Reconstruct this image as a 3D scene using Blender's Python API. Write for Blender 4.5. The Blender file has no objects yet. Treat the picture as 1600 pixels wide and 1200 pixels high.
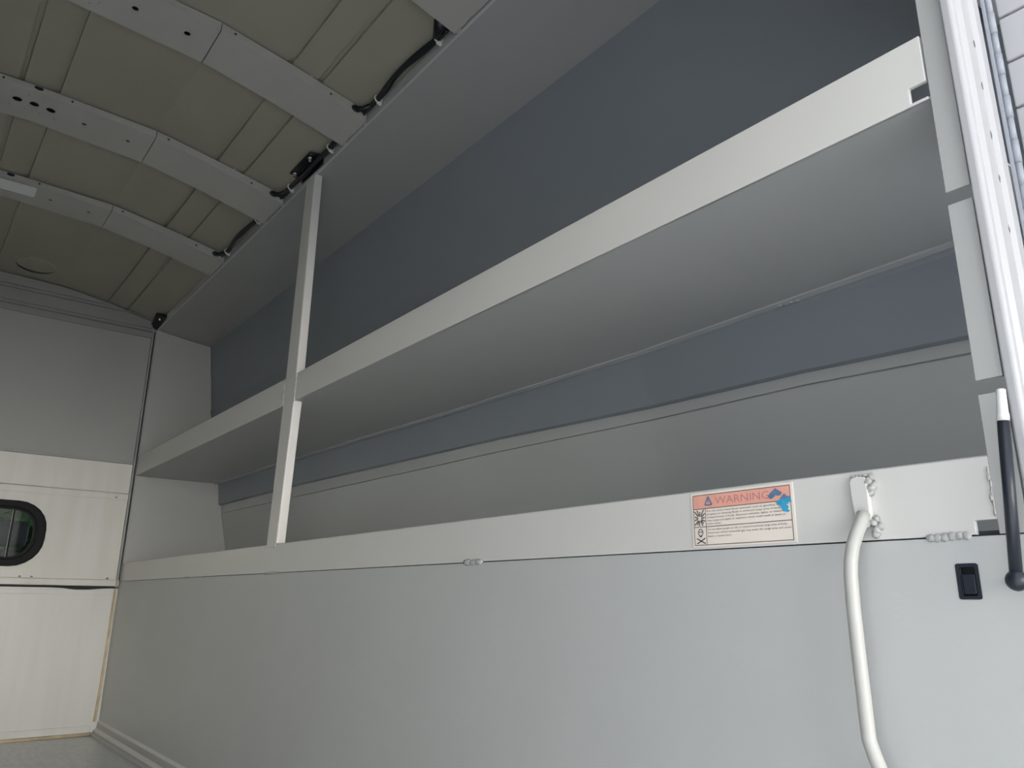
import bpy, bmesh, math, random
from mathutils import Vector, Matrix
random.seed(7)
C = bpy.context.scene.collection
SC = bpy.context.scene

# ------------------------------------------------------------------ frame
# plan units: 1 u = S metres; camera at (0,0,0)u, van floor at z = -ZF u
S = 0.78
ZF = 0.66
def W(x, y, z): return Vector((x * S, y * S, (z + ZF) * S))

# ------------------------------------------------------------------ camera
FPX = 1205.0
def setup_camera():
    cam = bpy.data.cameras.new('camera')
    o = bpy.data.objects.new('camera', cam)
    C.objects.link(o)
    cam.sensor_fit = 'HORIZONTAL'
    cam.sensor_width = 36.0
    cam.lens = 36.0 * FPX / 1600.0
    cam.clip_start = 0.02
    vy = Vector((-202 - 800, 929 - 600, FPX)).normalized()
    vz = Vector((850 - 800, -3670 - 600, FPX))
    vz = (vz - vy * vz.dot(vy)).normalized()
    vx = vy.cross(vz)
    # columns of camera-to-world: image right, image up, backwards
    right = Vector((vx.x, vy.x, vz.x))
    down = Vector((vx.y, vy.y, vz.y))
    fwd = Vector((vx.z, vy.z, vz.z))
    m = Matrix((right, -down, -fwd)).transposed().to_4x4()
    m.translation = W(0, 0, 0)
    o.matrix_world = m
    SC.camera = o
setup_camera()

# ------------------------------------------------------------------ world, sun, exposure
SC.view_settings.view_transform = 'Standard'
SC.view_settings.look = 'None'
SC.view_settings.gamma = 1.0
SC.view_settings.use_curve_mapping = False
SC.view_settings.exposure = 1.02
SUN_EL, SUN_AZ = math.radians(36), math.radians(-35)      # azimuth from +Y, towards -X: ahead and left of the van
w = bpy.data.worlds.new('sky_world')
SC.world = w
w.use_nodes = True
nt = w.node_tree
nt.nodes.clear()
out = nt.nodes.new('ShaderNodeOutputWorld')
bg = nt.nodes.new('ShaderNodeBackground')
sky = nt.nodes.new('ShaderNodeTexSky')
sky.sky_type = 'NISHITA'
sky.sun_disc = False
sky.sun_elevation = SUN_EL
sky.sun_rotation = SUN_AZ
sky.air_density = 1.0
sky.dust_density = 2.2
sky.ozone_density = 1.0
bg.inputs['Strength'].default_value = 0.62
veil = nt.nodes.new('ShaderNodeMixRGB')                    # thin bright cloud over the blue
veil.inputs['Fac'].default_value = 0.85
veil.inputs['Color2'].default_value = (1.0, 0.985, 0.955, 1)
nt.links.new(sky.outputs[0], veil.inputs['Color1'])
nt.links.new(veil.outputs[0], bg.inputs['Color'])
nt.links.new(bg.outputs[0], out.inputs['Surface'])
sl = bpy.data.lights.new('sun', 'SUN')
sl.energy = 18.0
sl.angle = math.radians(1.0)
sl.color = (1.0, 0.965, 0.92)
so = bpy.data.objects.new('sun', sl)
C.objects.link(so)
sd = Vector((math.sin(SUN_AZ) * math.cos(SUN_EL), math.cos(SUN_AZ) * math.cos(SUN_EL), math.sin(SUN_EL)))
so.rotation_euler = (-sd).to_track_quat('-Z', 'Y').to_euler()
so.location = (0, 0, 8)
# sampling portal in the open rear doorway (emits nothing itself)
pl = bpy.data.lights.new('doorway_portal', 'AREA')
pl.shape = 'RECTANGLE'
pl.size = 1.9 * S
pl.size_y = 1.85 * S
pl.cycles.is_portal = True
po = bpy.data.objects.new('doorway_portal', pl)
C.objects.link(po)
po.location = W(0.14, 0.29, 0.25)
po.rotation_euler = (math.radians(90), 0, 0)              # faces +Y, into the van

# ------------------------------------------------------------------ materials
def mat(name, col, rough=0.5, metal=0.0, spec=0.5, noise=0.0, nscale=6.0, bump=0.0, bscale=200.0, stretch=(1, 1, 1), col2=None, thr=None, coat=0.0):
    m = bpy.data.materials.new(name)
    m.use_nodes = True
    n = m.node_tree
    b = n.nodes['Principled BSDF']
    b.inputs['Base Color'].default_value = (*col, 1)
    b.inputs['Roughness'].default_value = rough
    b.inputs['Metallic'].default_value = metal
    b.inputs['Specular IOR Level'].default_value = spec
    b.inputs['Coat Weight'].default_value = coat
    tc = n.nodes.new('ShaderNodeTexCoord')
    if noise or col2:
        mp = n.nodes.new('ShaderNodeMapping')
        mp.inputs['Scale'].default_value = stretch
        nz = n.nodes.new('ShaderNodeTexNoise')
        nz.inputs['Scale'].default_value = nscale
        nz.inputs['Detail'].default_value = 5
        cr = n.nodes.new('ShaderNodeValToRGB')
        lo, hi = thr or (0.3, 0.7)
        cr.color_ramp.elements[0].position = lo
        cr.color_ramp.elements[1].position = hi
        c2 = col2 or tuple(c * (1 - noise) for c in col)
        cr.color_ramp.elements[0].color = (*c2, 1)
        cr.color_ramp.elements[1].color = (*col, 1)
        n.links.new(tc.outputs['Object'], mp.inputs['Vector'])
        n.links.new(mp.outputs[0], nz.inputs['Vector'])
        n.links.new(nz.outputs['Fac'], cr.inputs['Fac'])
        n.links.new(cr.outputs[0], b.inputs['Base Color'])
    if bump:
        n2 = n.nodes.new('ShaderNodeTexNoise')
        n2.inputs['Scale'].default_value = bscale
        n2.inputs['Detail'].default_value = 2
        bp = n.nodes.new('ShaderNodeBump')
        bp.inputs['Strength'].default_value = bump
        bp.inputs['Distance'].default_value = 0.002
        n.links.new(tc.outputs['Object'], n2.inputs['Vector'])
        n.links.new(n2.outputs['Fac'], bp.inputs['Height'])
        n.links.new(bp.outputs[0], b.inputs['Normal'])
    return m
M = {}
M['paint'] = mat('grey_powder_coat', (0.56, 0.57, 0.555), 0.42, noise=0.05, nscale=3, bump=0.06, bscale=350)
M['skin'] = mat('cool_grey_upper_skin', (0.29, 0.32, 0.35), 0.45, noise=0.05, nscale=3, bump=0.05, bscale=350)  # upper skin is darker and cooler than the sheet below the groove
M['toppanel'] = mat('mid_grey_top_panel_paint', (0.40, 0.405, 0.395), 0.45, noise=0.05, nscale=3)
M['header'] = mat('shaded_header_grey', (0.30, 0.305, 0.295), 0.5, noise=0.06, nscale=4)  # colour darkened to carry the shade under the roof
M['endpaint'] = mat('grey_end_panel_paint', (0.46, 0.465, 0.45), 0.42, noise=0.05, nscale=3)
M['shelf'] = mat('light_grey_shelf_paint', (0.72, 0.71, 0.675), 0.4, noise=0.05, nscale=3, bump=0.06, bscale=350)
M['paint_front'] = mat('grey_bulkhead_paint', (0.40, 0.405, 0.39), 0.45, noise=0.06, nscale=3)
M['roof'] = mat('olive_grey_primer', (0.37, 0.355, 0.285), 0.55, noise=0.10, nscale=2.5)
M['bow'] = mat('grey_zinc_primer', (0.47, 0.46, 0.43), 0.45, noise=0.06, nscale=4)
M['cream'] = mat('cream_bulkhead_paint', (0.80, 0.785, 0.73), 0.4, stretch=(4, 4, 0.35), nscale=5, col2=(0.76, 0.735, 0.67), thr=(0.35, 0.62))
M['white_panel'] = mat('white_lower_panel_paint', (0.80, 0.80, 0.76), 0.4, stretch=(4, 4, 0.3), nscale=5, col2=(0.765, 0.755, 0.705), thr=(0.33, 0.6))
M['tan'] = mat('yellowed_sealant', (0.80, 0.67, 0.46), 0.6, noise=0.25, nscale=30)
M['floor'] = mat('grey_floor_coating', (0.82, 0.83, 0.83), 0.38, noise=0.15, nscale=20, stretch=(4, 1, 1), bump=0.25, bscale=160)
M['black'] = mat('black_plastic_and_shade', (0.012, 0.013, 0.016), 0.4)
M['loom'] = mat('black_split_loom', (0.010, 0.011, 0.014), 0.35, bump=0.3, bscale=400)
M['rubber'] = mat('black_rubber_gasket', (0.008, 0.008, 0.009), 0.6, spec=0.25)
M['clip'] = mat('white_nylon', (0.75, 0.75, 0.72), 0.45)
M['zinc'] = mat('zinc_plated_steel', (0.75, 0.76, 0.78), 0.25, metal=1.0)
M['handle'] = mat('cream_white_enamel', (0.52, 0.515, 0.48), 0.32)
M['weld'] = mat('painted_weld', (0.55, 0.55, 0.53), 0.35, noise=0.3, nscale=120, bump=0.8, bscale=150)
M['white'] = mat('white_vehicle_paint', (0.47, 0.47, 0.48), 0.3, noise=0.03, nscale=10)
M['hinge'] = mat('painted_steel_hinge', (0.34, 0.36, 0.40), 0.3)
M['strut'] = mat('dark_strut_lacquer', (0.02, 0.025, 0.035), 0.3)
M['vinyl'] = mat('cream_vinyl_sticker', (0.93, 0.84, 0.74), 0.45)
M['salmon'] = mat('faded_salmon_print', (0.93, 0.46, 0.36), 0.5, noise=0.12, nscale=60)
M['ink'] = mat('dark_print_ink', (0.10, 0.085, 0.085), 0.6)
M['fadedink'] = mat('faded_red_grey_ink', (0.58, 0.27, 0.25), 0.6)
M['blue'] = mat('blue_paint_smear', (0.06, 0.47, 0.78), 0.35, noise=0.4, nscale=90)
M['slate'] = mat('slate_blue_smear', (0.16, 0.27, 0.42), 0.5, noise=0.3, nscale=90)
M['label'] = mat('white_paper_label', (0.80, 0.80, 0.82), 0.5)
M['labelblue'] = mat('pale_blue_print', (0.12, 0.25, 0.45), 0.5)
M['ground'] = mat('grey_asphalt', (0.22, 0.235, 0.255), 0.85, noise=0.2, nscale=1.5)
M['reflector'] = mat('pale_reflector', (0.80, 0.795, 0.78), 0.85, noise=0.06, nscale=0.6)
M['cabdark'] = mat('dark_cab_fabric', (0.035, 0.037, 0.042), 0.8)
M['leaf'] = mat('green_foliage', (0.07, 0.16, 0.045), 0.6, noise=0.6, nscale=6)
M['bark'] = mat('brown_bark', (0.10, 0.07, 0.05), 0.9)
M['chip'] = mat('dull_grey_chip', (0.16, 0.16, 0.17), 0.7)
M['rust'] = mat('rust_stain', (0.45, 0.30, 0.20), 0.8)
def glass():
    m = bpy.data.materials.new('window_glass')
    m.use_nodes = True
    n = m.node_tree
    n.nodes.clear()
    o = n.nodes.new('ShaderNodeOutputMaterial')
    mx = n.nodes.new('ShaderNodeMixShader')
    t = n.nodes.new('ShaderNodeBsdfTransparent')
    t.inputs[0].default_value = (0.62, 0.68, 0.68, 1)
    g = n.nodes.new('ShaderNodeBsdfGlossy')
    g.inputs['Roughness'].default_value = 0.03
    fr = n.nodes.new('ShaderNodeFresnel')
    fr.inputs['IOR'].default_value = 1.16
    n.links.new(fr.outputs[0], mx.inputs[0])
    n.links.new(t.outputs[0], mx.inputs[1])
    n.links.new(g.outputs[0], mx.inputs[2])
    n.links.new(mx.outputs[0], o.inputs['Surface'])
    return m
M['glass'] = glass()

# ------------------------------------------------------------------ mesh builder (plan units)
class MB:
    def __init__(s): s.v = []; s.f = []; s.sm = []
    def add(s, vs, fs, smooth=False):
        o = len(s.v)
        s.v += [tuple(p) for p in vs]
        for f in fs:
            s.f.append([i + o for i in f]); s.sm.append(smooth)
        return s
    def box(s, x0, x1, y0, y1, z0, z1):
        v = [(x, y, z) for x in (x0, x1) for y in (y0, y1) for z in (z0, z1)]
        return s.add(v, [(0, 1, 3, 2), (4, 6, 7, 5), (0, 4, 5, 1), (2, 3, 7, 6), (0, 2, 6, 4), (1, 5, 7, 3)])
    def loft(s, rows, closed=True, caps=True, smooth=False):
        n = len(rows[0]); v = [p for r in rows for p in r]; f = []
        for i in range(len(rows) - 1):
            for j in range(n if closed else n - 1):
                k = (j + 1) % n
                f.append((i * n + j, i * n + k, (i + 1) * n + k, (i + 1) * n + j))
        if caps and closed:
            f.append(tuple(range(n))[::-1]); f.append(tuple((len(rows) - 1) * n + j for j in range(n)))
        return s.add(v, f, smooth)
    def sheet(s, prof, ys, off):
        """prof(y) -> open list of (x,z); a plate of thickness off=(dx,dz) swept through ys"""
        rows = []
        for y in ys:
            p = prof(y)
            rows.append([(x, y, z) for x, z in p] + [(x + off[0], y, z + off[1]) for x, z in reversed(p)])
        return s.loft(rows)
    def tube(s, path, r, n=12, smooth=True, rad=None):
        P = [Vector(p) for p in path]; rows = []
        up = None
        for i, p in enumerate(P):
            t = (P[min(i + 1, len(P) - 1)] - P[max(i - 1, 0)]).normalized()
            if up is None:
                up = t.orthogonal().normalized()
            up = (up - t * up.dot(t)).normalized()
            b = t.cross(up); rr = rad[i] if rad else r
            rows.append([p + (up * math.cos(a) + b * math.sin(a)) * rr for a in [2 * math.pi * j / n for j in range(n)]])
        return s.loft(rows, smooth=smooth)
    def cyl(s, c, axis, r, h, n=20, smooth=True):
        c = Vector(c); a = Vector(axis).normalized()
        return s.tube([c - a * h / 2, c + a * h / 2], r, n, smooth)
    def blob(s, c, rx, ry, rz, seed=0, jit=0.0, n=10, m=7):
        rnd = random.Random(seed); v = []; f = []
        for i in range(m):
            th = math.pi * (i + 0.001) / (m - 1 + 0.002)
            for j in range(n):
                ph = 2 * math.pi * j / n; k = 1 + rnd.uniform(-jit, jit)
                v.append((c[0] + rx * k * math.sin(th) * math.cos(ph), c[1] + ry * k * math.sin(th) * math.sin(ph), c[2] + rz * k * math.cos(th)))
        for i in range(m - 1):
            for j in range(n):
                f.append((i * n + j, (i + 1) * n + j, (i + 1) * n + (j + 1) % n, i * n + (j + 1) % n))
        return s.add(v, f, True)
    def poly(s, loop, depth):
        """closed planar loop of 3-D points thickened by the vector depth"""
        d = Vector(depth)
        return s.loft([[Vector(p) for p in loop], [Vector(p) + d for p in loop]])
    def ring(s, outer, inner, depth):
        n = len(outer); d = Vector(depth)
        v = [Vector(p) for p in outer] + [Vector(p) for p in inner] + [Vector(p) + d for p in outer] + [Vector(p) + d for p in inner]
        f = []
        for j in range(n):
            k = (j + 1) % n
            f += [(j, k, n + k, n + j), (2 * n + j, 3 * n + j, 3 * n + k, 2 * n + k), (j, 2 * n + j, 2 * n + k, k), (n + j, n + k, 3 * n + k, 3 * n + j)]
        return s.add(v, f)
    def mesh(s, name, org):
        me = bpy.data.meshes.new(name)
        me.from_pydata([W(*p) - org for p in s.v], [], s.f)
        me.polygons.foreach_set('use_smooth', s.sm)
        bm = bmesh.new(); bm.from_mesh(me)
        bmesh.ops.recalc_face_normals(bm, faces=bm.faces)
        bm.to_mesh(me); bm.free()
        return me
    def build(s, name, m, parent=None, bevel=0, org=None, label=None, cut=None):
        if org is None:
            org = Vector(parent['org_tmp']) if parent is not None else None
        if org is None:
            vs = [W(*p) for p in s.v]
            org = Vector(((min(v.x for v in vs) + max(v.x for v in vs)) / 2, (min(v.y for v in vs) + max(v.y for v in vs)) / 2, min(v.z for v in vs)))
        me = s.mesh(name, org)
        me.materials.append(M[m])
        o = bpy.data.objects.new(name, me)
        C.objects.link(o)
        o['org_tmp'] = tuple(org)
        if cut is not None:
            cm = cut.mesh('cutter', org)
            co = bpy.data.objects.new('cutter', cm); C.objects.link(co)
            bo = o.modifiers.new('cut', 'BOOLEAN'); bo.object = co; bo.operation = 'DIFFERENCE'; bo.solver = 'EXACT'
            bpy.context.view_layer.update()
            dg = bpy.context.evaluated_depsgraph_get()
            nm = bpy.data.meshes.new_from_object(o.evaluated_get(dg))
            o.modifiers.clear(); o.data = nm
            bpy.data.objects.remove(co); bpy.data.meshes.remove(cm); bpy.data.meshes.remove(me)
            o.data.name = name
        if bevel:
            bv = o.modifiers.new('bevel', 'BEVEL'); bv.width = bevel * S; bv.segments = 2; bv.limit_method = 'ANGLE'; bv.angle_limit = math.radians(40)
        if parent is not None:
            o.parent = parent
            porg = Vector(parent['org_tmp'])
            o.location = org - porg
        else:
            o.location = org
        if label: o['label'] = label
        return o
def thing(name, label, cat, base, group=None):
    o = bpy.data.objects.new(name, None)
    C.objects.link(o)
    o.empty_display_size = 0.05
    o.location = W(*base); o['org_tmp'] = tuple(W(*base))
    return tag(o, label, cat, group)
def tag(o, label, cat, group=None):
    o['label'] = label; o['category'] = cat
    if group: o['group'] = group
    return o
def struct(o, label=None, cat=None):
    o['kind'] = 'structure'
    if label: o['label'] = label
    if cat: o['category'] = cat
    return o
def interp(x, xs, ys):
    if x <= xs[0]: return ys[0]
    for i in range(len(xs) - 1):
        if x <= xs[i + 1]:
            return ys[i] + (ys[i + 1] - ys[i]) * (x - xs[i]) / (xs[i + 1] - xs[i])
    return ys[-1]
def rrect(cu, cv, hu, hv, r, n=6):
    pts = []
    for sx, sy, a0 in ((1, 1, 0), (-1, 1, 90), (-1, -1, 180), (1, -1, 270)):
        for i in range(n + 1):
            a = math.radians(a0 + 90 * i / n)
            pts.append((cu + sx * (hu - r) + r * math.cos(a), cv + sy * (hv - r) + r * math.sin(a)))
    return pts

# ------------------------------------------------------------------ main dimensions
XC = 0.137                      # centre line of the aisle
XP = 1.0                        # plane of the right-hand panel, lip and shelf edge
XL = 2 * XC - XP
YR, YF = 0.322, 4.53            # rear edge, bulkhead
zr = lambda y: 1.56 - 0.0205 * y                      # roof rail / top of the compartment
def bowz(x):                                          # underside of a roof bow above the rail
    a = abs(x - XC)
    return interp(a, [0, 0.378, 0.60, 0.863, 1.05], [0.115, 0.096, 0.058, 0.0, -0.04])
def skinz(x):
    a = abs(x - XC)
    return interp(a, [0, 0.378, 0.60, 0.863, 1.05, 1.12], [0.137, 0.127, 0.092, 0.042, 0.0, -0.03])
xb = lambda y: interp(y, [0.3, 0.5, 1.35, 2.2, 3.5, 4.5], [1.485, 1.494, 1.53, 1.51, 1.458, 1.442])   # skin at shelf height
gz = lambda y: interp(y, [0.3, 0.53, 0.89, 2.0, 3.5, 4.5], [0.482, 0.488, 0.503, 0.524, 0.523, 0.515])
tz = lambda y: interp(y, [0.3, 0.53, 0.89, 1.89, 3.7, 4.5], [0.45, 0.456, 0.471, 0.480, 0.465, 0.465])
sht = lambda y: interp(y, [0.35, 2.4, 4.5], [0.766, 0.744, 0.738])     # shelf lip top
shb = lambda y: interp(y, [0.35, 2.4, 4.5], [0.664, 0.647, 0.632])     # shelf underside
cz = lambda y: 1.155 - 0.022 * y                      # crease in the upper skin
KN = [YR, 0.53, 0.89, 1.35, 2.0, 2.4, 3.0, 3.5, 4.0, 4.512]

# ------------------------------------------------------------------ setting: floor, ground, shell
fl = MB().box(XL - 0.02, XP + 0.02, 0.27, YF + 0.05, -ZF - 0.03, -ZF)
struct(fl.build('floor', 'floor'), 'grey coated van floor', 'floor')
g = MB().box(-60, 60, -60, 60, -ZF - 1.06, -ZF - 1.0)
struct(g.build('floor_outside', 'ground'), 'pale concrete ground behind the van', 'ground')

b_ = MB().box(-9, 7, -14.3, -14.0, -ZF - 1.0, 5.0)  # added out of view to bounce sunlight in through the rear doorway
bl_ = b_.build('reflector', 'reflector')
tag(bl_, 'unseen pale added building across the yard behind the van', 'reflector')
MB().box(-9.3, 7.3, -14.5, -13.8, 5.0, 5.3).build('reflector_cap', 'reflector', bl_)

# roof skin, with two pairs of pressed grooves
def roof_prof(y):
    xs = set([XC - 1.12, XC - 1.05, XC - 0.863, XC - 0.6, XC - 0.378, XC, XC + 0.378, XC + 0.6, XC + 0.863, XC + 1.05, XC + 1.12])
    pts = [(x, 0) for x in xs]
    for gx in (0.052, 0.588, 0.690):
        for sgn in (-1, 1):
            c = XC + sgn * gx
            pts += [(c - 0.0085, 0), (c - 0.0078, 0.012), (c + 0.0078, 0.012), (c + 0.0085, 0)]
    pts.sort()
    return [(x, zr(y) + skinz(x) + d) for x, d in pts]
roof = MB().sheet(roof_prof, [0.30, 1.4, 2.5, 3.5, YF + 0.06], (0, 0.012))
ceil = struct(roof.build('ceiling', 'roof'), 'olive grey ribbed sheet metal roof skin', 'ceiling')

# outer body skin on the right, seen behind the shelf
def skin_prof(y):
    x0 = xb(y)
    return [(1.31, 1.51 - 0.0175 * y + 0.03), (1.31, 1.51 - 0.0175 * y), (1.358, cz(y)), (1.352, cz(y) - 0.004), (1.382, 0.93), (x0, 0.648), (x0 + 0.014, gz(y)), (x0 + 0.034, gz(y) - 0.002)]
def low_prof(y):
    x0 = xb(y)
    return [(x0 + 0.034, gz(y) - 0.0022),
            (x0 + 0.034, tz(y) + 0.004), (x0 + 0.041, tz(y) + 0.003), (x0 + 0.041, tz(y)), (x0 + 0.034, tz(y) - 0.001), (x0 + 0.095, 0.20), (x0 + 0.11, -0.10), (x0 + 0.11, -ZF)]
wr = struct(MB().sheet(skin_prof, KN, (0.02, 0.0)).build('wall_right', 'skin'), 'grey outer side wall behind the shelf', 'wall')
MB().sheet(low_prof, KN, (0.02, 0.0)).build('lower_skin', 'paint', wr)
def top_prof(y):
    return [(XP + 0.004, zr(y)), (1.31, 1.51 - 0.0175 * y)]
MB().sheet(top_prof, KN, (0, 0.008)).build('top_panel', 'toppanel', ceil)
fl_ = MB()
fl_.sheet(lambda y: [(XP, zr(y) - 0.004), (XP, zr(y) + 0.036)], KN, (0.008, 0))
fl_.build('rail_flange', 'paint', ceil)
# folded end of the compartment at the bulkhead
def endloop(y):
    return [(1.006, y, zr(4.5) - 0.002), (1.305, y, 1.425), (1.337, y, 1.20), (1.352, y, 1.06), (1.349, y, 1.0), (1.40, y, 0.80), (1.44, y, 0.648), (1.455, y, 0.52), (1.488, y, 0.473), (1.54, y, 0.26), (1.56, y, 0.0), (1.006, y, 0.0)]

# left-hand side of the aisle (behind the camera's view): compartment face with an open shelf like the right one
wl = MB().box(XL - 0.02, XL, YR, YF, -ZF, 0.17)
wl.sheet(lambda y: [(XL - 0.31, zr(y) - 0.03), (XL - 0.36, 1.1), (XL - 0.5, 0.64), (XL - 0.58, 0.2), (XL - 0.58, -0.1)], [YR, YF], (-0.02, 0))
wl.sheet(lambda y: [(XL, zr(y)), (XL - 0.31, zr(y) - 0.03)], [YR, YF], (0, 0.01))
wl.box(XL - 0.58, XL - 0.02, YR, YF, -0.12, -0.10)
wl.box(XL - 0.5, XL, YR, YF, 0.65, 0.66)
wl.box(XL - 0.01, XL, YR, YF, 0.66, 0.74)
wl.box(XL - 0.6, XL, YF, YF + 0.02, -0.1, 1.5)
wl.box(XL - 0.6, XL, YR - 0.02, YR, -ZF, 1.55)
struct(wl.build('wall_left', 'paint'), 'grey side wall with open shelf across the aisle', 'wall')

# ------------------------------------------------------------------ bulkhead
XW0, XW1 = XL, 0.997
win_u, win_v, win_hu, win_hv = XC, 0.298, 0.491, 0.158
def pane_loop(hu, hv, r, y): return [(u, y, v) for u, v in rrect(win_u, win_v, hu, hv, r)]
wf = MB().box(XW0, XW1, YF, YF + 0.012, 0.70, 1.60)
cutw = MB().poly(pane_loop(win_hu - 0.012, win_hv - 0.012, 0.125, YF - 0.05), (0, 0.1, 0))
wfo = struct(wf.build('wall_front', 'paint_front'), 'grey and cream bulkhead behind the cab', 'wall')
MB().poly(endloop(4.50), (0, 0.012, 0)).build('end_panel', 'endpaint', wfo)
MB().box(1.009, 1.70, 4.513, 4.525, -ZF, 1.6).build('closing_plate', 'paint', wfo)
up = MB()
up.box(XW0, XW1, YF - 0.012, YF + 0.01, 0.694, 0.706)
up.build('panel_flange', 'paint_front', wfo, bevel=0.002)
MB().box(XW0, XW1, YF - 0.004, YF + 0.012, 0.536, 0.694).build('cross_panel', 'cream', wfo, bevel=0.003)
wp = MB().box(XW0, XW1 - 0.003, YF - 0.002, YF + 0.012, 0.088, 0.5335)
wp.build('window_panel', 'cream', wfo, cut=cutw)
MB().box(XW0, XW1 - 0.003, YF - 0.007, YF + 0.0, 0.500, 0.530).build('panel_hem', 'cream', wfo, bevel=0.002)
mb = MB().box(XW0, XW1, YF - 0.016, YF + 0.012, 0.055, 0.087)
mb.build('sill_rail', 'cream', wfo, bevel=0.003)
lp = MB()                                                     # lower panel, top edge bowed away from the rail near the corner
rows = []
for i in range(41):
    x = XW0 + (XW1 + 0.006 - XW0) * i / 40
    d = 0.010 * math.exp(-((x - 0.83) / 0.07) ** 2)
    rows.append([(x, YF + 0.004, -ZF), (x, YF + 0.004, 0.044 - d), (x, YF + 0.014, 0.044 - d), (x, YF + 0.014, -ZF)])
lp.loft(rows)
lp.build('lower_panel', 'white_panel', wfo)
MB().box(XW0, XW1 - 0.02, YF - 0.001, YF + 0.006, 0.012, 0.036).build('panel_hem', 'white_panel', wfo, bevel=0.002)
MB().box(XW0, XW1 - 0.03, YF - 0.003, YF + 0.006, -0.645, -0.612).build('bottom_hem', 'white_panel', wfo, bevel=0.002)
MB().box(XW0, XW1, YF + 0.013, YF + 0.03, -ZF, 0.1).build('backing_panel', 'cabdark', wfo)
sl_ = MB().tube([(XW0, YF - 0.003, -ZF + 0.006), (0.4, YF - 0.003, -ZF + 0.008), (0.97, YF - 0.003, -ZF + 0.008)], 0.0085, 8)
sl_.build('floor_sealant', 'tan', wfo)
sv = MB().tube([(0.988, YF - 0.002, 0.042), (0.987, YF - 0.001, -0.2), (0.984, YF - 0.002, -0.45), (0.979, YF - 0.002, -0.595)], 0.0065, 8)
sv.build('corner_sealant', 'tan', wfo)
# small screws along the flanges
scr = MB()
for x, z in ((0.93, 0.705), (0.925, 0.512), (0.94, 0.094), (0.60, 0.094), (0.55, 0.094), (0.35, 0.094)):
    scr.blob((x, YF - 0.009, z), 0.006, 0.004, 0.004, 1)
scr.build('rivet', 'paint_front', wfo)
# header mouldings under the roof
hd = MB()
def hdr(z0, z1, d):
    rows = []
    for i in range(25):
        x = XW0 + (XW1 - XW0) * i / 24
        top = min(z1, zr(YF) + skinz(x) - 0.004)
        z0_ = min(z0, top - 0.004)
        rows.append([(x, YF, z0_), (x, YF - d, z0_), (x, YF - d, top), (x, YF, top)])
    hd.loft(rows)
hdr(1.418, 1.452, 0.010); hdr(1.452, 1.466, 0.026); hdr(1.466, 1.530, 0.034); hdr(1.530, 1.545, 0.044); hdr(1.545, 1.60, 0.052)
struct(hd.build('trim_1', 'header', bevel=0.003), 'ridged header moulding over the bulkhead', 'trim')
# corner trim: thin channel with a dark slot
ct = MB().box(0.983, 0.989, YF - 0.03, YF - 0.001, 0.05, 1.47).box(0.998, 1.006, YF - 0.03, YF - 0.001, 0.085, 1.47)
cto = struct(ct.build('trim_2', 'paint_front'), 'upright corner channel between bulkhead and shelf end', 'trim')
MB().box(0.989, 0.998, YF - 0.012, YF - 0.001, 0.05, 1.47).build('dark_slot', 'black', cto)

# window in the bulkhead
wn = struct(MB().ring(pane_loop(win_hu, win_hv, 0.135, YF - 0.022), pane_loop(win_hu - 0.043, win_hv - 0.034, 0.105, YF - 0.022), (0, 0.045, 0)).build('window_1', 'rubber', bevel=0.006), 'rounded black gasketed cab window', 'window')
MB().ring(pane_loop(win_hu - 0.040, win_hv - 0.031, 0.108, YF - 0.006), pane_loop(win_hu - 0.054, win_hv - 0.043, 0.098, YF - 0.006), (0, 0.012, 0)).build('inner_seal', 'rubber', wn)
MB().poly(pane_loop(win_hu - 0.041, win_hv - 0.032, 0.106, YF + 0.004), (0, 0.004, 0)).build('window_pane', 'glass', wn)
MB().box(0.474, 0.484, YF - 0.004, YF + 0.012, win_v - 0.125, win_v + 0.125).build('sash_bar', 'rubber', wn)
MB().box(0.4735, 0.4755, YF - 0.005, YF - 0.0035, win_v - 0.12, win_v + 0.12).build('sash_edge', 'bow', wn)

# ------------------------------------------------------------------ baseboard
def base_prof(y):
    return [(1.004, -0.590), (0.993, -0.600), (0.991, -0.624), (0.977, -0.637), (0.975, -0.647), (0.969, -0.652), (0.967, -ZF + 0.002)]
bb = MB().loft([[(x, y, z) for x, z in base_prof(y)] + [(1.004, y, -ZF + 0.002)] for y in (YR + 0.02, YF - 0.004)])
bbo = struct(bb.build('baseboard_right', 'endpaint'), 'stepped grey kick moulding along the floor', 'baseboard')

for (xa, za), (xb_, zb) in (((0.9995, -0.5895), (0.9915, -0.600)), ((0.990, -0.6245), (0.9765, -0.6365))):
    MB().loft([[(xa, y, za), (xb_, y, zb), (xb_ + 0.003, y, zb - 0.001), (xa + 0.003, y, za - 0.001)] for y in (YR + 0.02, YF - 0.004)]).build('lit_step_strip', 'shelf', bbo)  # lighter strips stand in for light caught on the upward-facing steps

# ------------------------------------------------------------------ storage bin: flat front panel and upright lip
bn = thing('storage_bin', 'long light grey storage bin with flat front panel, open top below the shelf', 'storage bin', (1.25, 2.4, -ZF))
latch_cut = MB().box(XP - 0.05, XP + 0.05, 0.381, 0.404, 0.010, 0.0475)
pn = MB().box(XP, XP + 0.008, YR, YF + 0.003, -ZF + 0.002, 0.0803)
pn.build('front_panel', 'paint', bn, cut=latch_cut, bevel=0.0015)
lip_prof = [(0.0815, 0), (0.172, 0)]
lipcut = MB().box(XP - 0.05, XP + 0.05, 0.352, 0.3765, 0.07, 0.0985)
lm = MB().loft([[(XP, y, 0.082), (XP, y, 0.172), (XP + 0.004, y, 0.174), (XP + 0.03, y, 0.174), (XP + 0.03, y, 0.166), (XP + 0.008, y, 0.166), (XP + 0.008, y, 0.082)] for y in (0.3505, YF - 0.032)])
lip = lm.build('front_lip', 'shelf', bn, cut=lipcut, bevel=0.0012)
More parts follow.
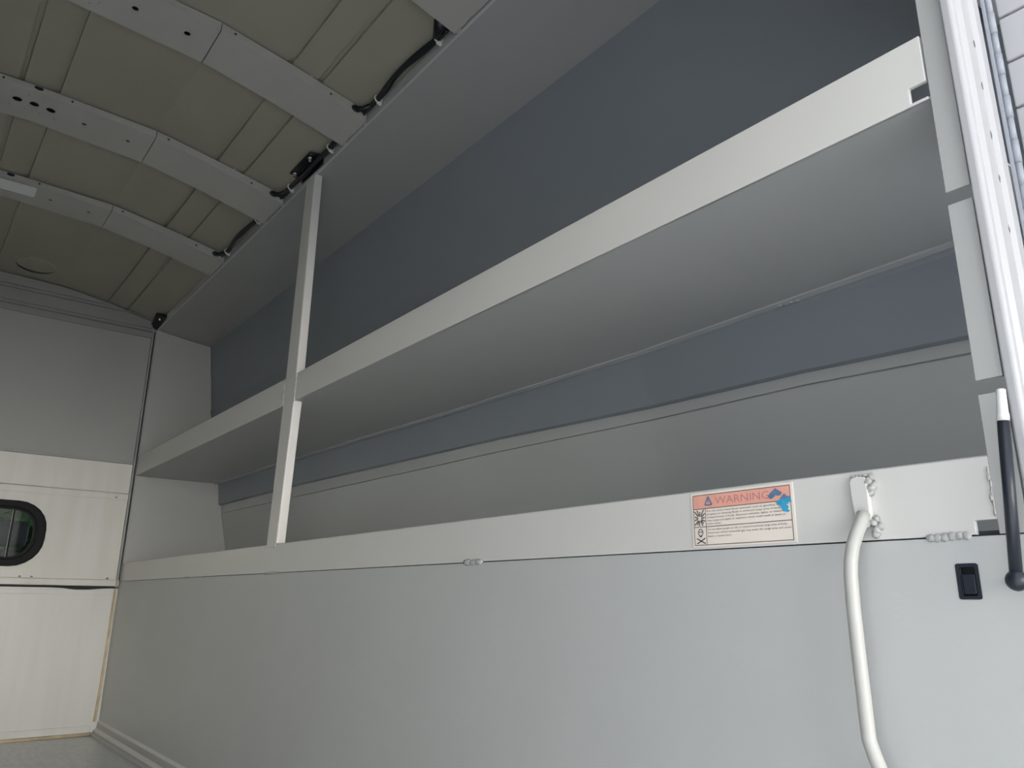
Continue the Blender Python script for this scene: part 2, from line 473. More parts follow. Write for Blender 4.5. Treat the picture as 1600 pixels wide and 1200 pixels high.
MB().box(XP + 0.035, 1.50, YR + 0.01, 4.495, -0.112, -0.10).build('bin_floor', 'paint', wr)  # floor of the storage bin, parented to the side wall
MB().box(XP + 0.0085, XP + 0.03, YR, YF - 0.04, 0.060, 0.0865).build('seam_backing', 'cabdark', bn)
def bead(y0, y1, z, r, seed, n=None, x=XP - 0.001):
    b = MB(); n = n or max(2, int((y1 - y0) / (r * 1.3)))
    for i in range(n):
        yy = y0 + (y1 - y0) * (i + 0.5) / n
        b.blob((x, yy, z + random.uniform(-0.15, 0.15) * r), r * 0.5, (y1 - y0) / n * 0.75, r * random.uniform(0.8, 1.1), seed + i, 0.12)
    return b
for y0, y1, r in ((0.383, 0.432, 0.0055), (1.352, 1.412, 0.0065), (2.44, 2.54, 0.004), (3.35, 3.40, 0.004)):
    bead(y0, y1, 0.0815, r, int(y0 * 100), 3 if r > 0.006 else None).build('weld_bead', 'weld', lip, org=W(XP, y0, 0.08))
bk = MB()
for i in range(7):
    bk.blob((XP - 0.0005, 0.3535 + 0.0012 * math.sin(i * 2), 0.155 - i * 0.008), 0.0015, 0.0014, 0.005, i, 0.2)
bk.build('weld_bead', 'weld', lip, org=W(XP, 0.353, 0.1))

# ------------------------------------------------------------------ shelf
sh = thing('wall_shelf', 'full length grey steel shelf with folded front lip, fixed midway up the side wall', 'shelf', (1.25, 2.4, 0.648))
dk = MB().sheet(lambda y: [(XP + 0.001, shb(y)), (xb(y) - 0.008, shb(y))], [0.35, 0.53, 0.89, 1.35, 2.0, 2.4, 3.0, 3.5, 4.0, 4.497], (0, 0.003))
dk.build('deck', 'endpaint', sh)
def liprow(y): return [(XP, y, shb(y)), (XP, y, sht(y)), (XP + 0.012, y, sht(y)), (XP + 0.012, y, sht(y) - 0.007), (XP + 0.007, y, sht(y) - 0.007), (XP + 0.007, y, shb(y))]
ncut = MB().box(XP - 0.02, XP + 0.009, 0.34, 0.3775, 0.6685, 0.6925) 
MB().loft([liprow(y) for y in (0.3545, 1.0, 1.7, 2.431)]).build('front_lip', 'shelf', sh, bevel=0.0012, cut=ncut)
MB().loft([liprow(y) for y in (2.5255, 3.2, 4.496)]).build('front_lip', 'shelf', sh, bevel=0.0012)
ff = MB().sheet(lambda y: [(xb(y) - 0.030, shb(y) - 0.0005), (xb(y) - 0.006, shb(y) - 0.0005)], [0.35, 0.53, 0.89, 1.35, 2.0, 2.4, 3.0, 3.5, 4.0, 4.49], (0, -0.004))
ff.build('back_flange', 'paint', sh)
for y in (0.86, 2.35, 3.0):
    wb = MB()
    for i in range(4): wb.blob((xb(y) - 0.012 - 0.004 * (i % 2), y + i * 0.014, shb(y) - 0.005), 0.004, 0.006, 0.003, i, 0.2)
    wb.build('weld_bead', 'weld', sh)

# ------------------------------------------------------------------ support post
pt = thing('support_post', 'slim square tube post rising from the bin lip past the shelf to the roof rail', 'post', (1.0, 2.43, 0.17))
tp = zr(2.44) - 0.002
pya = lambda z: interp(z, [0.17, 0.65, tp], [2.470, 2.432, 2.425])     # rear face
pyb = lambda z: interp(z, [0.17, 0.65, tp], [2.552, 2.524, 2.500])     # forward face
po_ = MB().loft([[(XP - 0.003, pya(z), z), (XP - 0.003, pyb(z), z), (XP + 0.028, pyb(z), z), (XP + 0.028, pya(z), z)] for z in (0.1745, 0.65, tp)])
po_.build('tube', 'shelf', pt, bevel=0.004)
tb = MB().box(XP - 0.003, XP - 0.0005, 2.474, 2.548, 0.163, 0.18)
tb.build('base_tab', 'shelf', pt, bevel=0.001)
for yy in (2.431, 2.526):
    wbd = MB()
    for i in range(9): wbd.blob((XP - 0.002, yy, 0.652 + i * 0.0105), 0.003, 0.003, 0.0085, i, 0.2)
    wbd.build('weld_bead', 'weld', pt)
for yy in (2.472, 2.550): MB().blob((XP - 0.004, yy, 0.166), 0.003, 0.004, 0.007, 3, 0.2).build('weld_bead', 'weld', pt)
wbd = MB()
for i in range(4): wbd.blob((XP - 0.003, 2.428 + i * 0.010, tp - 0.006), 0.004, 0.006, 0.006, 5 + i, 0.2)
wbd.build('weld_bead', 'weld', pt)

# ------------------------------------------------------------------ roof bows
BOWS = [(1.335, 1.526, 'roof bow nearest the open rear door, only its end above the cable in view'),
        (2.036, 2.213, 'broad roof bow with two oval holes, third from the bulkhead'),
        (2.718, 2.922, 'roof bow with a row of three large oval holes at its middle'),
        (3.389, 3.580, 'roof bow carrying the white printed label, closest to the bulkhead')]
def bow_piece(a0, a1, y0, y1, n=8):
    """inverted channel between offsets a0..a1 from the centre line"""
    rows = []
    t = 0.004
    for i in range(n + 1):
        x = XC + a0 + (a1 - a0) * i / n
        zb0, zb1 = zr(y0) + bowz(x), zr(y1) + bowz(x)
        s0, s1 = zr(y0) + skinz(x) - 0.004, zr(y1) + skinz(x) - 0.004
        rows.append([(x, y0, s0), (x, y0, zb0), (x, y1, zb1), (x, y1, s1), (x, y1 - t, s1), (x, y1 - t, zb1 + t), (x, y0 + t, zb0 + t), (x, y0 + t, s0)])
    return MB().loft(rows)
def hole_z(b, u, x, y, ru, rv, n=16):     # hole through the bottom face
    z = zr(y) + bowz(x)
    b.loft([[(x + ru * math.cos(a), y + rv * math.sin(a), z + dz) for a in [2 * math.pi * i / n for i in range(n)]] for dz in (-0.03, 0.012)])
def hole_y(b, x, y, z, ru, rv, n=16):     # hole through the rear web
    b.loft([[(x + ru * math.cos(a), y + dy, z + rv * math.sin(a)) for a in [2 * math.pi * i / n for i in range(n)]] for dy in (-0.03, 0.012)])
for k, (y0, y1, lab) in enumerate(BOWS):
    bw = thing('roof_bow', lab, 'roof bow', (XC, (y0 + y1) / 2, zr((y0 + y1) / 2)), 'roof bows across the ceiling')
    ym = (y0 + y1) / 2
    cuts = MB(); cl = MB(); cr_ = MB()
    if k == 2:
        for x in (-0.05, 0, 0.05): hole_z(cuts, 0, XC + x, ym - 0.012, 0.0145, 0.016)
        for i in range(9):
            for sg in (-1, 1):
                x = XC - 0.09 + i * 0.0225
                if i % 2: hole_z(cuts, 0, x, ym - 0.012 + sg * 0.045, 0.002, 0.003, 8)
        for x in (-0.1, 0.1): hole_y(cuts, XC + x, y0, zr(y0) + bowz(XC + x) + 0.011, 0.004, 0.0045)
        hole_y(cuts, XC, y0, zr(y0) + bowz(XC) + 0.0115, 0.014, 0.008)
    if k == 3:
        hole_y(cuts, XC, y0, zr(y0) + bowz(XC) + 0.0115, 0.014, 0.008)
        hole_y(cuts, XC + 0.1, y0, zr(y0) + bowz(XC + .1) + 0.012, 0.004, 0.0045)
    if k in (1, 2, 3):
        for x in (0.155, 0.300):
            for sg in (-1, 1): hole_z(cuts, 0, XC + sg * x, ym - 0.006, 0.0075 if k > 1 else 0.0095, 0.008 if k > 1 else 0.0105)
        for sg, b in ((1, cr_), (-1, cl)):
            for a in (0.415, 0.73): hole_y(b, XC + sg * a, y0, zr(y0) + bowz(XC + a) + 0.017, 0.004, 0.004)
    if k == 1:
        for x, yy in ((0.048, y1 - 0.03), (0.07, y1 - 0.05)): hole_z(cuts, 0, XC + x, yy, 0.0022, 0.003, 8)
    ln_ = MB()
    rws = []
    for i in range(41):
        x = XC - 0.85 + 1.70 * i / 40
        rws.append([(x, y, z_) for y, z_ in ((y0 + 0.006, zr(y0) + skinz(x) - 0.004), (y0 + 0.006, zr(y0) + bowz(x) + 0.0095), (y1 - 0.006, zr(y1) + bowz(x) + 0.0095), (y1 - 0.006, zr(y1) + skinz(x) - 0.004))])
    ln_.loft(rws).build('cavity_shade', 'black', bw)  # black fill standing in for the shade inside the bow
    bow_piece(-0.372, 0.372, y0, y1, 16).build('center_channel', 'bow', bw, cut=cuts if cuts.v else None, bevel=0.0015)
    # slot at the outer end of the side channel, over the rail
    for b, sg in ((cr_, 1), (cl, -1)):
        xe = XC + sg * 0.868
        b.box(xe - 0.010, xe + 0.05, ym - 0.012 + 0.02, ym + 0.018 + 0.02, zr(ym) - 0.03, zr(ym) + 0.018)
    bow_piece(0.3745, 0.860, y0, y1).build('side_channel', 'bow', bw, cut=cr_, bevel=0.0015)
    bow_piece(-0.860, -0.3745, y0, y1).build('side_channel', 'bow', bw, cut=cl)
    for yy in (y0 + 0.012, y1 - 0.02): MB().blob((XC + 0.861, yy, zr(yy) - 0.001), 0.006, 0.010, 0.003, k, 0.25).build('weld_bead', 'weld', bw)
    MB().blob((XC + 0.66, y0 - 0.001, zr(y0) + skinz(XC + 0.66) - 0.003), 0.006, 0.002, 0.003, k, 0.2).build('weld_bead', 'weld', bw)

# ------------------------------------------------------------------ wiring along the rail
hp = []
YS = [1.30, 1.50, 1.56, 1.592, 1.66, 1.76, 1.86, 1.937, 2.00, 2.036, 2.12, 2.213, 2.278, 2.34, 2.44, 2.54, 2.615, 2.67, 2.718, 2.82, 2.922, 2.95, 3.03, 3.12, 3.22, 3.30, 3.36, 3.389, 3.45, 3.50]
def hx(y):
    dips = 0.0
    for a, b in ((1.592, 1.937), (2.95, 3.30)):
        if a < y < b: dips = math.sin(math.pi * (y - a) / (b - a))
    nearbow = min(abs(y - q) for q in (1.526, 2.036, 2.213, 2.718, 2.922, 3.389))
    return 0.984 - 0.016 * dips, zr(y) + 0.024 + 0.010 * max(0, 1 - nearbow / 0.05) - 0.0 * dips
for y in YS:
    x, dz = hx(y); hp.append((x, y, dz))
hr = thing('wiring_harness', 'black split-loom wiring running along the roof rail through the roof bows', 'cable', (0.985, 2.4, zr(2.4)))
fine = []
for i in range(len(hp) - 1):
    for k in range(4):
        t = k / 4; fine.append(tuple(hp[i][j] * (1 - t) + hp[i + 1][j] * t for j in range(3)))
fine.append(hp[-1])
sm = [tuple(sum(fine[max(0, min(len(fine) - 1, i + d))][j] for d in (-2, -1, 0, 1, 2)) / 5 for j in range(3)) for i in range(len(fine))]
MB().tube(sm, 0.0088, 10).build('loom', 'loom', hr)
MB().tube([(x + 0.001 + 0.003 * math.sin(y * 31), y, z - 0.010) for x, y, z in sm if 1.53 < y < 3.39], 0.0040, 8).build('side_wire', 'loom', hr)
# grommet holes where the loom enters each bow
for y in (2.034, 2.716, 3.387):
    MB().blob((0.955, y - 0.002, zr(y) + 0.029), 0.017, 0.004, 0.013, 1).build('grommet', 'black', hr)
    MB().tube([(0.955, y - 0.006, zr(y) + 0.026), (0.972, y - 0.018, zr(y) + 0.026), (0.984, y - 0.05, zr(y) + 0.026)], 0.0088, 10).build('branch_loom', 'loom', hr)
MB().tube([(0.955, 1.53, zr(1.53) + 0.03), (0.966, 1.56, zr(1.53) + 0.026), (0.982, 1.60, zr(1.6) + 0.024)], 0.014, 10, rad=[0.022, 0.017, 0.010]).build('branch_loom', 'loom', hr)
CL = [(1.592, 'white cable clip just ahead of the roof bow nearest the open door'),
      (1.937, 'white cable clip at the rear side of the third bow from the bulkhead'),
      (2.278, 'white cable clip between the broad two-hole bow and the black bracket'),
      (2.615, 'white cable clip between the black bracket and the three-hole bow'),
      (2.952, 'white cable clip just ahead of the three-hole roof bow'),
      (3.315, 'white cable clip beside the roof bow with the white label')]
proto = None
for y, lab in CL:
    if proto is None:
        x0, z0 = hx(y)
        proto = thing('cable_clip', lab, 'cable clip', (x0, y, z0 - 0.012), 'white cable clips along the wiring')
        MB().tube([(x0 + 0.0125 * math.cos(a), y, z0 + 0.0125 * math.sin(a)) for a in [math.radians(q) for q in range(120, 421, 20)]], 0.0028, 8).build('clip_loop', 'clip', proto)
        MB().poly([(x0 - 0.004, y - 0.006, z0 - 0.016), (x0 + 0.010, y - 0.005, z0 - 0.020), (x0 + 0.012, y + 0.005, z0 - 0.020), (x0 - 0.004, y + 0.006, z0 - 0.016)], (0.002, 0, 0.007)).build('clip_foot', 'clip', proto, bevel=0.001)
    else:
        r = proto.copy(); C.objects.link(r)
        x1, z1 = hx(y); r.location = W(x1, y, z1 - 0.012); r['label'] = lab
        for ch in list(proto.children):
            c = ch.copy(); C.objects.link(c); c.parent = r

# black bracket with two bolts
br = thing('mounting_bracket', 'black metal bracket with two zinc bolts above the post', 'bracket', (0.965, 2.46, zr(2.46) + 0.01))
A = [Vector((0.946, 2.546, zr(2.546) + 0.034)), Vector((0.946, 2.368, zr(2.368) + 0.034)), Vector((0.998, 2.352, zr(2.36) + 0.034)), Vector((0.998, 2.546, zr(2.546) + 0.034))]
MB().poly(A, (0.001, 0, 0.005)).build('plate', 'black', br, bevel=0.001)
MB().box(0.9955, 0.9985, 2.36, 2.54, zr(2.45) + 0.004, zr(2.45) + 0.034).build('flange', 'black', br, bevel=0.001)
for y in (2.395, 2.528):
    zz = zr(y) + 0.031
    bo = MB().cyl((0.962, y, zz), (0, 0, 1), 0.0085, 0.005, 16).build('bolt', 'zinc', br, org=W(0.962, y, zz))
    MB().cyl((0.962, y, zz - 0.008), (0, 0, 1), 0.0052, 0.012, 6, False).build('hex_head', 'zinc', bo)
# dark fitting in the front corner
cf = thing('corner_bracket', 'small dark bracket with bolts in the corner where roof rail meets bulkhead', 'bracket', (0.985, 4.44, zr(4.44)))
MB().poly([(0.955, 4.36, zr(4.4) + 0.030), (0.998, 4.30, zr(4.3) + 0.008), (0.998, 4.48, zr(4.48) - 0.012), (0.962, 4.48, zr(4.48) + 0.004)], (0, 0, 0.02)).build('plate', 'black', cf, bevel=0.003)
for x, y in ((0.972, 4.34), (0.964, 4.465)):
    MB().cyl((x, y, zr(y) + 0.008), (0, 0, 1), 0.006, 0.016, 10).build('bolt', 'zinc', cf)

# round cover in the roof, riveted
rc_y, rc_x = 4.29, 0.355
rz = lambda x, y: zr(y) + skinz(x)
cov = thing('roof_vent_cover', 'round riveted cover patch in the roof skin near the bulkhead', 'vent cover', (rc_x, rc_y, rz(rc_x, rc_y)))
rows = []
for r, d in ((0.086, 0.002), (0.085, -0.003), (0.070, -0.004), (0.0005, -0.004)):
    rows.append([(rc_x + r * math.cos(a), rc_y + r * math.sin(a), rz(rc_x + r * math.cos(a), rc_y + r * math.sin(a)) + d) for a in [2 * math.pi * i / 40 for i in range(40)]])
MB().loft(rows, smooth=False).build('disc', 'roof', cov)
MB().tube([(rc_x + 0.087 * math.cos(a), rc_y + 0.087 * math.sin(a), rz(rc_x, rc_y + 0.087 * math.sin(a)) - 0.003 - 0.06 * 0) for a in [math.radians(q) for q in range(10, 171, 8)]], 0.006, 8, rad=[0.001 + 0.006 * math.sin(math.pi * k / 20) for k in range(21)]).build('gap_shade', 'black', cov)  # black arc drawn for the shadowed gap at the far edge
for i in range(9):
    a = 2 * math.pi * i / 9 + 0.2
    x, y = rc_x + 0.112 * math.cos(a), rc_y + 0.112 * math.sin(a)
    MB().cyl((x, y, rz(x, y) - 0.004), (0, 0, 1), 0.0022, 0.010, 8).build('rivet', 'zinc', cov)

# ------------------------------------------------------------------ text helper
def text_into(b, s, place, size, width=None):
    cu = bpy.data.curves.new('t', 'FONT'); cu.body = s; cu.size = 1.0; cu.resolution_u = 2
    to = bpy.data.objects.new('t', cu); C.objects.link(to)
    bpy.context.view_layer.update()
    me = bpy.data.meshes.new_from_object(to.evaluated_get(bpy.context.evaluated_depsgraph_get()))
    wd = max((v.co.x for v in me.vertices), default=1)
    kx = (width / wd) if width else size
    b.add([place(v.co.x * kx, v.co.y * size) for v in me.vertices], [list(p.vertices) for p in me.polygons])
    bpy.data.objects.remove(to); bpy.data.curves.remove(cu); bpy.data.meshes.remove(me)
    return kx * wd

# ------------------------------------------------------------------ warning sticker on the bin lip
SY0, SY1, SZ0, SZ1 = 0.789, 0.608, 0.0855, 0.1695
sx = lambda u, v, e=0.0: (XP - 0.0012 - e, SY0 + (SY1 - SY0) * u, SZ0 + (SZ1 - SZ0) * v)
st = thing('warning_sticker', 'cream and salmon WARNING sticker smeared with blue on the bin lip', 'sticker', sx(0.5, 0))
def spoly(b, pts, e): return b.add([sx(u, v, e) for u, v in pts], [tuple(range(len(pts)))])
MB().poly([sx(0, 0), sx(1, 0), sx(1, 1), sx(0, 1)], (0.001, 0, 0)).build('backing', 'vinyl', st)
spoly(MB(), [(0.022, 0.70), (0.975, 0.70), (0.975, 0.955), (0.022, 0.955)], 0.0003).build('header_band', 'salmon', st)
fr = MB()
def ln(b, u0, v0, u1, v1, t=0.004, e=0.0005):
    du, dv = (u1 - u0) * 2.15, v1 - v0; L = math.hypot(du, dv); nu, nv = -dv / L * t / 2.15, du / L * t
    return spoly(b, [(u0 - nu, v0 - nv), (u1 - nu, v1 - nv), (u1 + nu, v1 + nv), (u0 + nu, v0 + nv)], e)
for a in ((0.022, 0.035, 0.975, 0.035), (0.022, 0.955, 0.975, 0.955), (0.022, 0.035, 0.022, 0.955), (0.975, 0.035, 0.975, 0.955), (0.022, 0.70, 0.975, 0.70), (0.022, 0.365, 0.975, 0.365), (0.15, 0.035, 0.15, 0.70)):
    ln(fr, *a, t=0.006)
fr.build('border_lines', 'ink', st)
hb = MB()
text_into(hb, 'WARNING', lambda x, y: sx(0.255 + x, 0.765 + y, 0.0006), 0.19, 0.53)
hb.build('heading', 'fadedink', st)
tri = MB()
for a in ((0.148, 0.765, 0.185, 0.915), (0.185, 0.915, 0.222, 0.765), (0.148, 0.765, 0.222, 0.765)): ln(tri, *a, t=0.014, e=0.0006)
ln(tri, 0.185, 0.80, 0.185, 0.865, t=0.012, e=0.0006)
tri.build('alert_triangle', 'slate', st)
bt = MB()
L1 = ['Do not store hazardous materials such as gasoline, solvents,', 'propane or cleaning fluids in enclosed cargo area of body or in', 'compartments of body. Electrical switches, lights, or batteries in', 'they create and ignite or explosion which could result in death or', 'severe injury.']
L2 = ['Do not allow people to ride or travel in enclosed cargo area of body.', 'Poisonous carbon monoxide gas may enter the cargo area and cause', 'death or severe injury.']
for i, (s_, wd) in enumerate(zip(L1, (0.80, 0.79, 0.79, 0.76, 0.145))):
    text_into(bt, s_, lambda x, y, i=i: sx(0.162 + x, 0.635 - i * 0.058 + y, 0.0006), 0.046, wd)
for i, (s_, wd) in enumerate(zip(L2, (0.77, 0.80, 0.245))):
    text_into(bt, s_, lambda x, y, i=i: sx(0.162 + x, 0.298 - i * 0.062 + y, 0.0006), 0.046, wd)
bt.build('body_text', 'ink', st)
pc = MB()
for i in range(14):
    a = math.radians(i * 360 / 14 + 8)
    l = 0.13 + 0.04 * (i % 3)
    u0, v0 = 0.086, 0.52
    u1, v1 = u0 + math.cos(a) * l / 2.15 * 0.9, v0 + math.sin(a) * l
    u1 = min(max(u1, 0.03), 0.143); v1 = min(max(v1, 0.385), 0.685)
    ln(pc, u0 + (u1 - u0) * 0.3, v0 + (v1 - v0) * 0.3, u1, v1, t=0.011, e=0.0006)
pc.build('explosion_pictogram', 'ink', st)
ps = MB()
for k in range(16):
    a0, a1 = 2 * math.pi * k / 16, 2 * math.pi * (k + 1) / 16
    ln(ps, 0.088 + 0.025 * math.cos(a0), 0.265 + 0.062 * math.sin(a0), 0.088 + 0.025 * math.cos(a1), 0.265 + 0.062 * math.sin(a1), t=0.008, e=0.0006)
spoly(ps, [(0.072, 0.262), (0.084, 0.262), (0.084, 0.285), (0.072, 0.285)], 0.0006); spoly(ps, [(0.093, 0.262), (0.105, 0.262), (0.105, 0.285), (0.093, 0.285)], 0.0006)
ln(ps, 0.075, 0.20, 0.10, 0.19, t=0.012, e=0.0006)
ln(ps, 0.045, 0.06, 0.135, 0.16, t=0.011, e=0.0006); ln(ps, 0.045, 0.16, 0.135, 0.06, t=0.011, e=0.0006)
ps.build('skull_pictogram', 'ink', st)
sm1 = MB()
spoly(sm1, [(0.775, 0.80), (0.80, 0.86), (0.83, 0.90), (0.845, 0.93), (0.875, 0.885), (0.905, 0.845), (0.895, 0.80), (0.865, 0.79), (0.85, 0.81), (0.82, 0.76), (0.795, 0.745)], 0.0009)
spoly(sm1, [(0.88, 0.74), (0.91, 0.80), (0.925, 0.82), (0.95, 0.77), (0.975, 0.765), (0.98, 0.70), (0.90, 0.70)], 0.0009)
sm1.build('slate_smear', 'slate', st)
sm2 = MB()
spoly(sm2, [(0.845, 0.685), (0.87, 0.72), (0.92, 0.735), (0.97, 0.74), (0.985, 0.70), (0.985, 0.655), (0.955, 0.665), (0.935, 0.63), (0.955, 0.60), (0.945, 0.55), (0.965, 0.52), (0.945, 0.50), (0.915, 0.515), (0.895, 0.56), (0.885, 0.61), (0.86, 0.645)], 0.0011)
sm2.build('blue_smear', 'blue', st)

# ------------------------------------------------------------------ grab handle
gh = thing('grab_handle', 'cream white bent-tube grab handle welded to the bin lip', 'grab handle', (0.97, 0.51, -0.25))
plate = []
PT = 0.010
for y, z in ((0.5195, 0.158), (0.5165, 0.1635), (0.509, 0.165), (0.4985, 0.1635), (0.4955, 0.160), (0.4955, 0.105), (0.500, 0.098), (0.514, 0.098), (0.5165, 0.112), (0.519, 0.14)): plate.append((XP - PT, y, z))
MB().poly(plate, (PT - 0.0005, 0, 0)).build('mounting_plate', 'shelf', gh, bevel=0.0015)
tubep = [(x, y - 0.002 - (0.002 if z > -0.15 else 0), z) for x, y, z in [(0.988, 0.5075, 0.115), (0.982, 0.508, 0.104), (0.972, 0.5105, 0.090), (0.962, 0.5125, 0.073), (0.956, 0.514, 0.054), (0.954, 0.515, 0.037), (0.954, 0.516, 0.0), (0.954, 0.5155, -0.06), (0.954, 0.5145, -0.12), (0.954, 0.512, -0.152), (0.956, 0.508, -0.170), (0.962, 0.505, -0.188), (0.972, 0.502, -0.206), (0.982, 0.500, -0.222), (0.988, 0.499, -0.235)]]
MB().tube(tubep, 0.0085, 18).build('tube', 'handle', gh)
MB().poly([(x, y, -z - 0.125) for x, y, z in plate], (PT - 0.0005, 0, 0)).build('mounting_plate', 'shelf', gh, bevel=0.0015)
for cy_, cz_, sd_ in ((0.4925, 0.154, 1), (0.491, 0.1, 9)):
    wv = MB()
    for i in range(5): wv.blob((XP - 0.004 - 0.002 * (i % 2), cy_ + 0.003 * math.sin(i * 2.1), cz_ + 0.008 - i * 0.0048), 0.005, 0.0052, 0.0050, sd_ + i, 0.25)
    wv.build('weld_bead', 'weld', gh, org=W(XP, cy_, cz_))
wv = MB()
for i in range(4): wv.blob((XP - 0.004, 0.5155 - i * 0.0055, 0.1655), 0.005, 0.004, 0.002, 40 + i, 0.2)
wv.build('weld_bead', 'weld', gh)

# ------------------------------------------------------------------ flush latch
lt = thing('flush_latch', 'small dark recessed latch set in the front panel near the door', 'latch', (XP, 0.392, 0.008))
LX = XP - 0.0008
LO = [(LX, a, b) for a, b in rrect(0.3925, 0.029, 0.0125, 0.0205, 0.003)]
LI = [(LX, a, b) for a, b in rrect(0.3925, 0.029, 0.0085, 0.0165, 0.002)]
MB().ring(LO, LI, (0.004, 0, 0)).build('bezel', 'strut', lt)
MB().box(XP + 0.010, XP + 0.012, 0.3815, 0.4035, 0.0105, 0.047).build('recess', 'black', lt)
MB().poly([(XP + 0.001, a, b) for a, b in rrect(0.3925, 0.026, 0.0070, 0.0115, 0.002)], (0.009, 0, 0)).build('paddle', 'strut', lt, bevel=0.001)

# ------------------------------------------------------------------ rear pillar, door frame, hinge, door
pil_cut = MB()
for z0, z1 in ((0.501, 0.5195), (0.2465, 0.2645), (0.70, 0.703)):
    if z1 - z0 > 0.01: pil_cut.box(XP - 0.05, XP + 0.05, YR - 0.02, 0.3535 + 0.02, z0, z1)
pil = MB().box(XP - 0.0005, XP + 0.006, YR, 0.3520, 0.0815, zr(0.3))
pila = struct(pil.build('trim_3', 'endpaint', cut=pil_cut, bevel=0.001), 'slotted grey rear pillar beside the door', 'trim')
MB().box(XP + 0.009, 1.62, YR, YR + 0.008, -ZF, 0.08).build('corner_panel', 'paint', pila)
# ridged white door frame: profile extruded upwards, leaning slightly
prof = [(0.988, 0.319), (0.988, 0.308), (0.992, 0.304), (1.000, 0.304), (1.006, 0.299), (1.016, 0.299), (1.022, 0.304), (1.046, 0.303), (1.052, 0.298), (1.062, 0.298), (1.068, 0.303), (1.085, 0.302), (1.090, 0.305), (1.092, 0.319)]
fm = MB()
rows = []
for z in (-ZF - 0.1, 0.0, 0.35, 0.80, 1.50): rows.append([(x + 0.010 - 0.012 * max(0, (z - 0.0)) , y, z) for x, y in prof])
fm.loft(rows)
frm = struct(fm.build('trim_4', 'white', bevel=0.002), 'ridged white rear door frame', 'trim')
for x, z in ((1.0445, 0.742), (1.046, 0.676), (1.0465, 0.601), (1.048, 0.537), (1.050, 0.464)):
    MB().blob((x, 0.3032, z), 0.0022, 0.0010, 0.006, int(z * 100), 0.3).build('paint_chip', 'chip', frm)
# header over the rear opening and left jamb
hdm = MB().box(XL - 0.6, 1.60, 0.30, 0.36, 0.99, zr(0.3) + 0.17)
struct(hdm.build('trim_5', 'white'), 'white beam over the rear opening', 'trim')
jl = MB().box(XL - 0.62, XL + 0.02, 0.28, 0.30, -ZF - 0.1, zr(0.3) + 0.1)
struct(jl.build('trim_6', 'white'), 'white jamb on the far side of the rear opening', 'trim')
# opened right-hand door with a continuous hinge
DX, DY = 1.118, 0.2915
door = struct(MB().box(DX + 0.012, DX + 0.045, -0.95, DY, -ZF - 0.05, 1.5).build('door_1', 'white'), 'opened white rear door with ribbed inner face', 'door')
for i in range(28):
    z1 = 0.816 + 0.0745 * (9 - i)
    MB().box(DX + 0.004, DX + 0.0118, -0.93, DY - 0.001, z1 - 0.0705, z1).build('inner_rib', 'white', door, bevel=0.002)
MB().box(1.0925, DX + 0.004, DY + 0.006, DY + 0.009, -ZF, 1.48).build('hinge_leaf', 'hinge', door)
for i in range(62):
    z0 = -ZF + 0.03 + i * 0.0345
    MB().cyl((1.104, DY + 0.0025, z0 + 0.0172), (0, 0, 1), 0.0048 if i % 2 else 0.0042, 0.0335, 14).build('hinge_knuckle', 'hinge', door)

# ------------------------------------------------------------------ gas strut beside the pillar
gs = thing('gas_strut', 'dark gas strut with white end cap beside the rear pillar', 'strut', (0.975, 0.335, 0.028))
top = Vector((0.972, 0.3172, 0.2420)); bot = Vector((0.972, 0.3325, 0.0285))
d = (bot - top)
MB().tube([top + d * 0.17, bot - d * 0.02], 0.0066, 16).build('cylinder', 'strut', gs)
MB().tube([top, top + d * 0.005, top + d * 0.05, top + d * 0.06, top + d * 0.13, top + d * 0.14, top + d * 0.175], 0.006, 14, rad=[0.0035, 0.0052, 0.0054, 0.0056, 0.0060, 0.0068, 0.0068]).build('end_cap', 'clip', gs, label='white plastic end cap')
MB().blob(bot, 0.010, 0.0115, 0.0115, 3, 0, 16, 10).build('ball_joint', 'strut', gs)
MB().cyl(bot + Vector((0.014, 0, 0)), (1, 0, 0), 0.005, 0.028, 10).build('stud', 'zinc', gs)

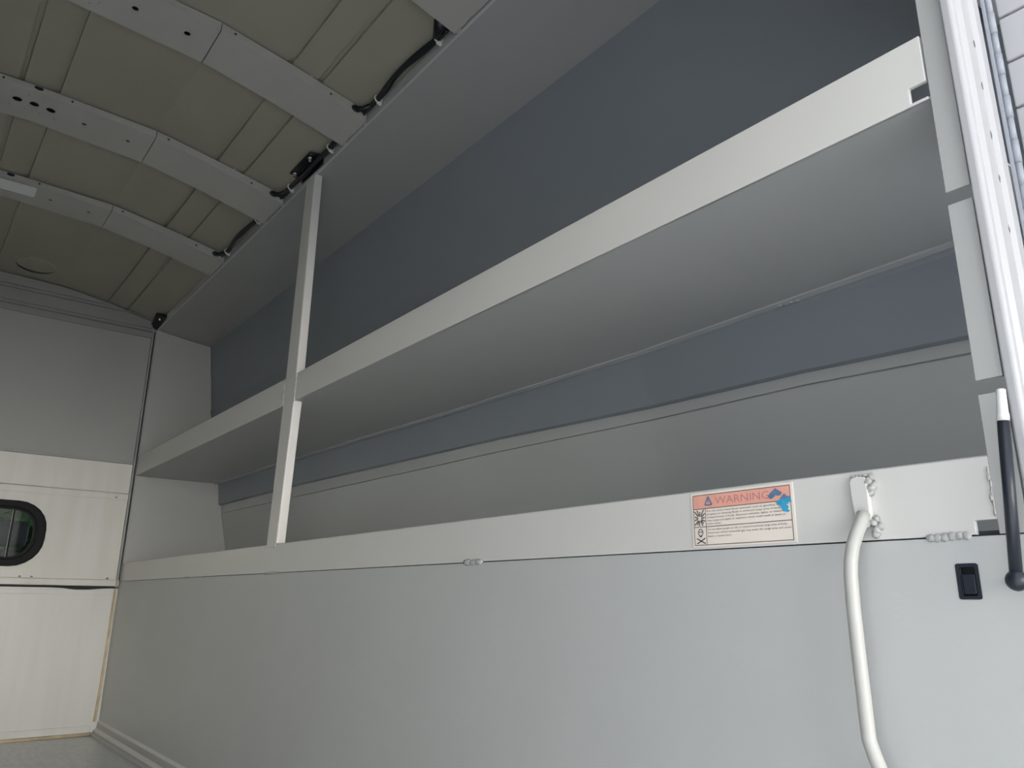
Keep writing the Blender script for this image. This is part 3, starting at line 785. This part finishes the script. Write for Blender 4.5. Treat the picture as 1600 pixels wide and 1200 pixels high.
# ------------------------------------------------------------------ label on the fourth bow
by0, by1 = BOWS[3][0], BOWS[3][1]
lb = thing('paper_label', 'white rounded paper label with faint blue print stuck on a roof bow', 'label', (0.13, 3.46, zr(3.46) + bowz(0.13)))
def lpos(u, v, e=0.0):
    y = by0 + 0.012 + v; return (u, y, zr(y) + bowz(u) - 0.0012 - e)
lo = rrect(0.125, 0.055, 0.11, 0.045, 0.012)
MB().poly([lpos(u, v) for u, v in lo], (0, 0, 0.001)).build('paper', 'label', lb)
tb_ = MB()
random.seed(3)
for (u0, wd, v0, h) in ((0.075, 0.018, 0.03, 0.02), (0.105, 0.022, 0.034, 0.018), (0.15, 0.03, 0.03, 0.02)):
    for q in range(5):
        uu = u0 + wd * q / 5
        tb_.add([lpos(uu, v0, 0.0004), lpos(uu + wd * 0.12, v0, 0.0004), lpos(uu + wd * 0.14, v0 + h * random.uniform(0.5, 1), 0.0004), lpos(uu, v0 + h, 0.0004)], [(0, 1, 2, 3)])
tb_.build('print', 'labelblue', lb)

# ------------------------------------------------------------------ beyond the bulkhead window: cab and trees
st_ = thing('cab_seat', 'dark cab seat back seen through the bulkhead window', 'seat', (0.40, 5.1, -ZF))
MB().box(0.10, 0.62, 5.0, 5.16, -ZF, 0.24).build('backrest', 'cabdark', st_, bevel=0.03)
MB().box(0.46, 0.62, 5.03, 5.12, 0.26, 0.40).build('headrest', 'cabdark', st_, bevel=0.03)
cab = MB()
cab.box(-1.1, 1.4, YF + 0.06, 6.0, 0.62, 0.66)      # cab roof lining
cab.box(-1.1, 1.4, 6.6, 6.7, -ZF, 0.05)             # dash
cab.box(0.95, 1.0, 5.6, 6.6, -ZF, 0.3)
cab.box(0.93, 1.02, 5.0, 5.12, 0.2, 0.66)           # door pillar
struct(cab.build('wall_cab', 'cabdark'), 'dark cab interior beyond the bulkhead', 'wall')
def tree(base, h, r, n, seed, lab):
    t = thing('tree', lab, 'tree', base)
    rnd = random.Random(seed)
    MB().tube([base, (base[0] + 0.1, base[1], base[2] + h * 0.6)], 0.18, 10).build('trunk', 'bark', t)
    b = MB()
    for i in range(n):
        th = rnd.uniform(0, 2 * math.pi); ph = math.acos(rnd.uniform(-1, 1)); rr = r * rnd.uniform(0.5, 1.0)
        c = Vector((base[0] + rr * math.sin(ph) * math.cos(th), base[1] + rr * math.sin(ph) * math.sin(th), base[2] + h * 0.62 + rr * math.cos(ph) * 0.8))
        a = Vector((rnd.uniform(-1, 1), rnd.uniform(-1, 1), rnd.uniform(-1, 1))).normalized(); q = a.orthogonal().normalized()
        s_ = rnd.uniform(0.12, 0.25)
        b.add([c - a * s_, c + q * s_ * 0.5, c + a * s_, c - q * s_ * 0.5], [(0, 1, 2, 3)])
    b.build('crown', 'leaf', t)
tree((0.9, 11.5, -ZF - 1.0), 4.6, 2.6, 5200, 5, 'leafy green tree beyond the cab window')

for o in list(bpy.data.objects):
    if 'org_tmp' in o: del o['org_tmp']
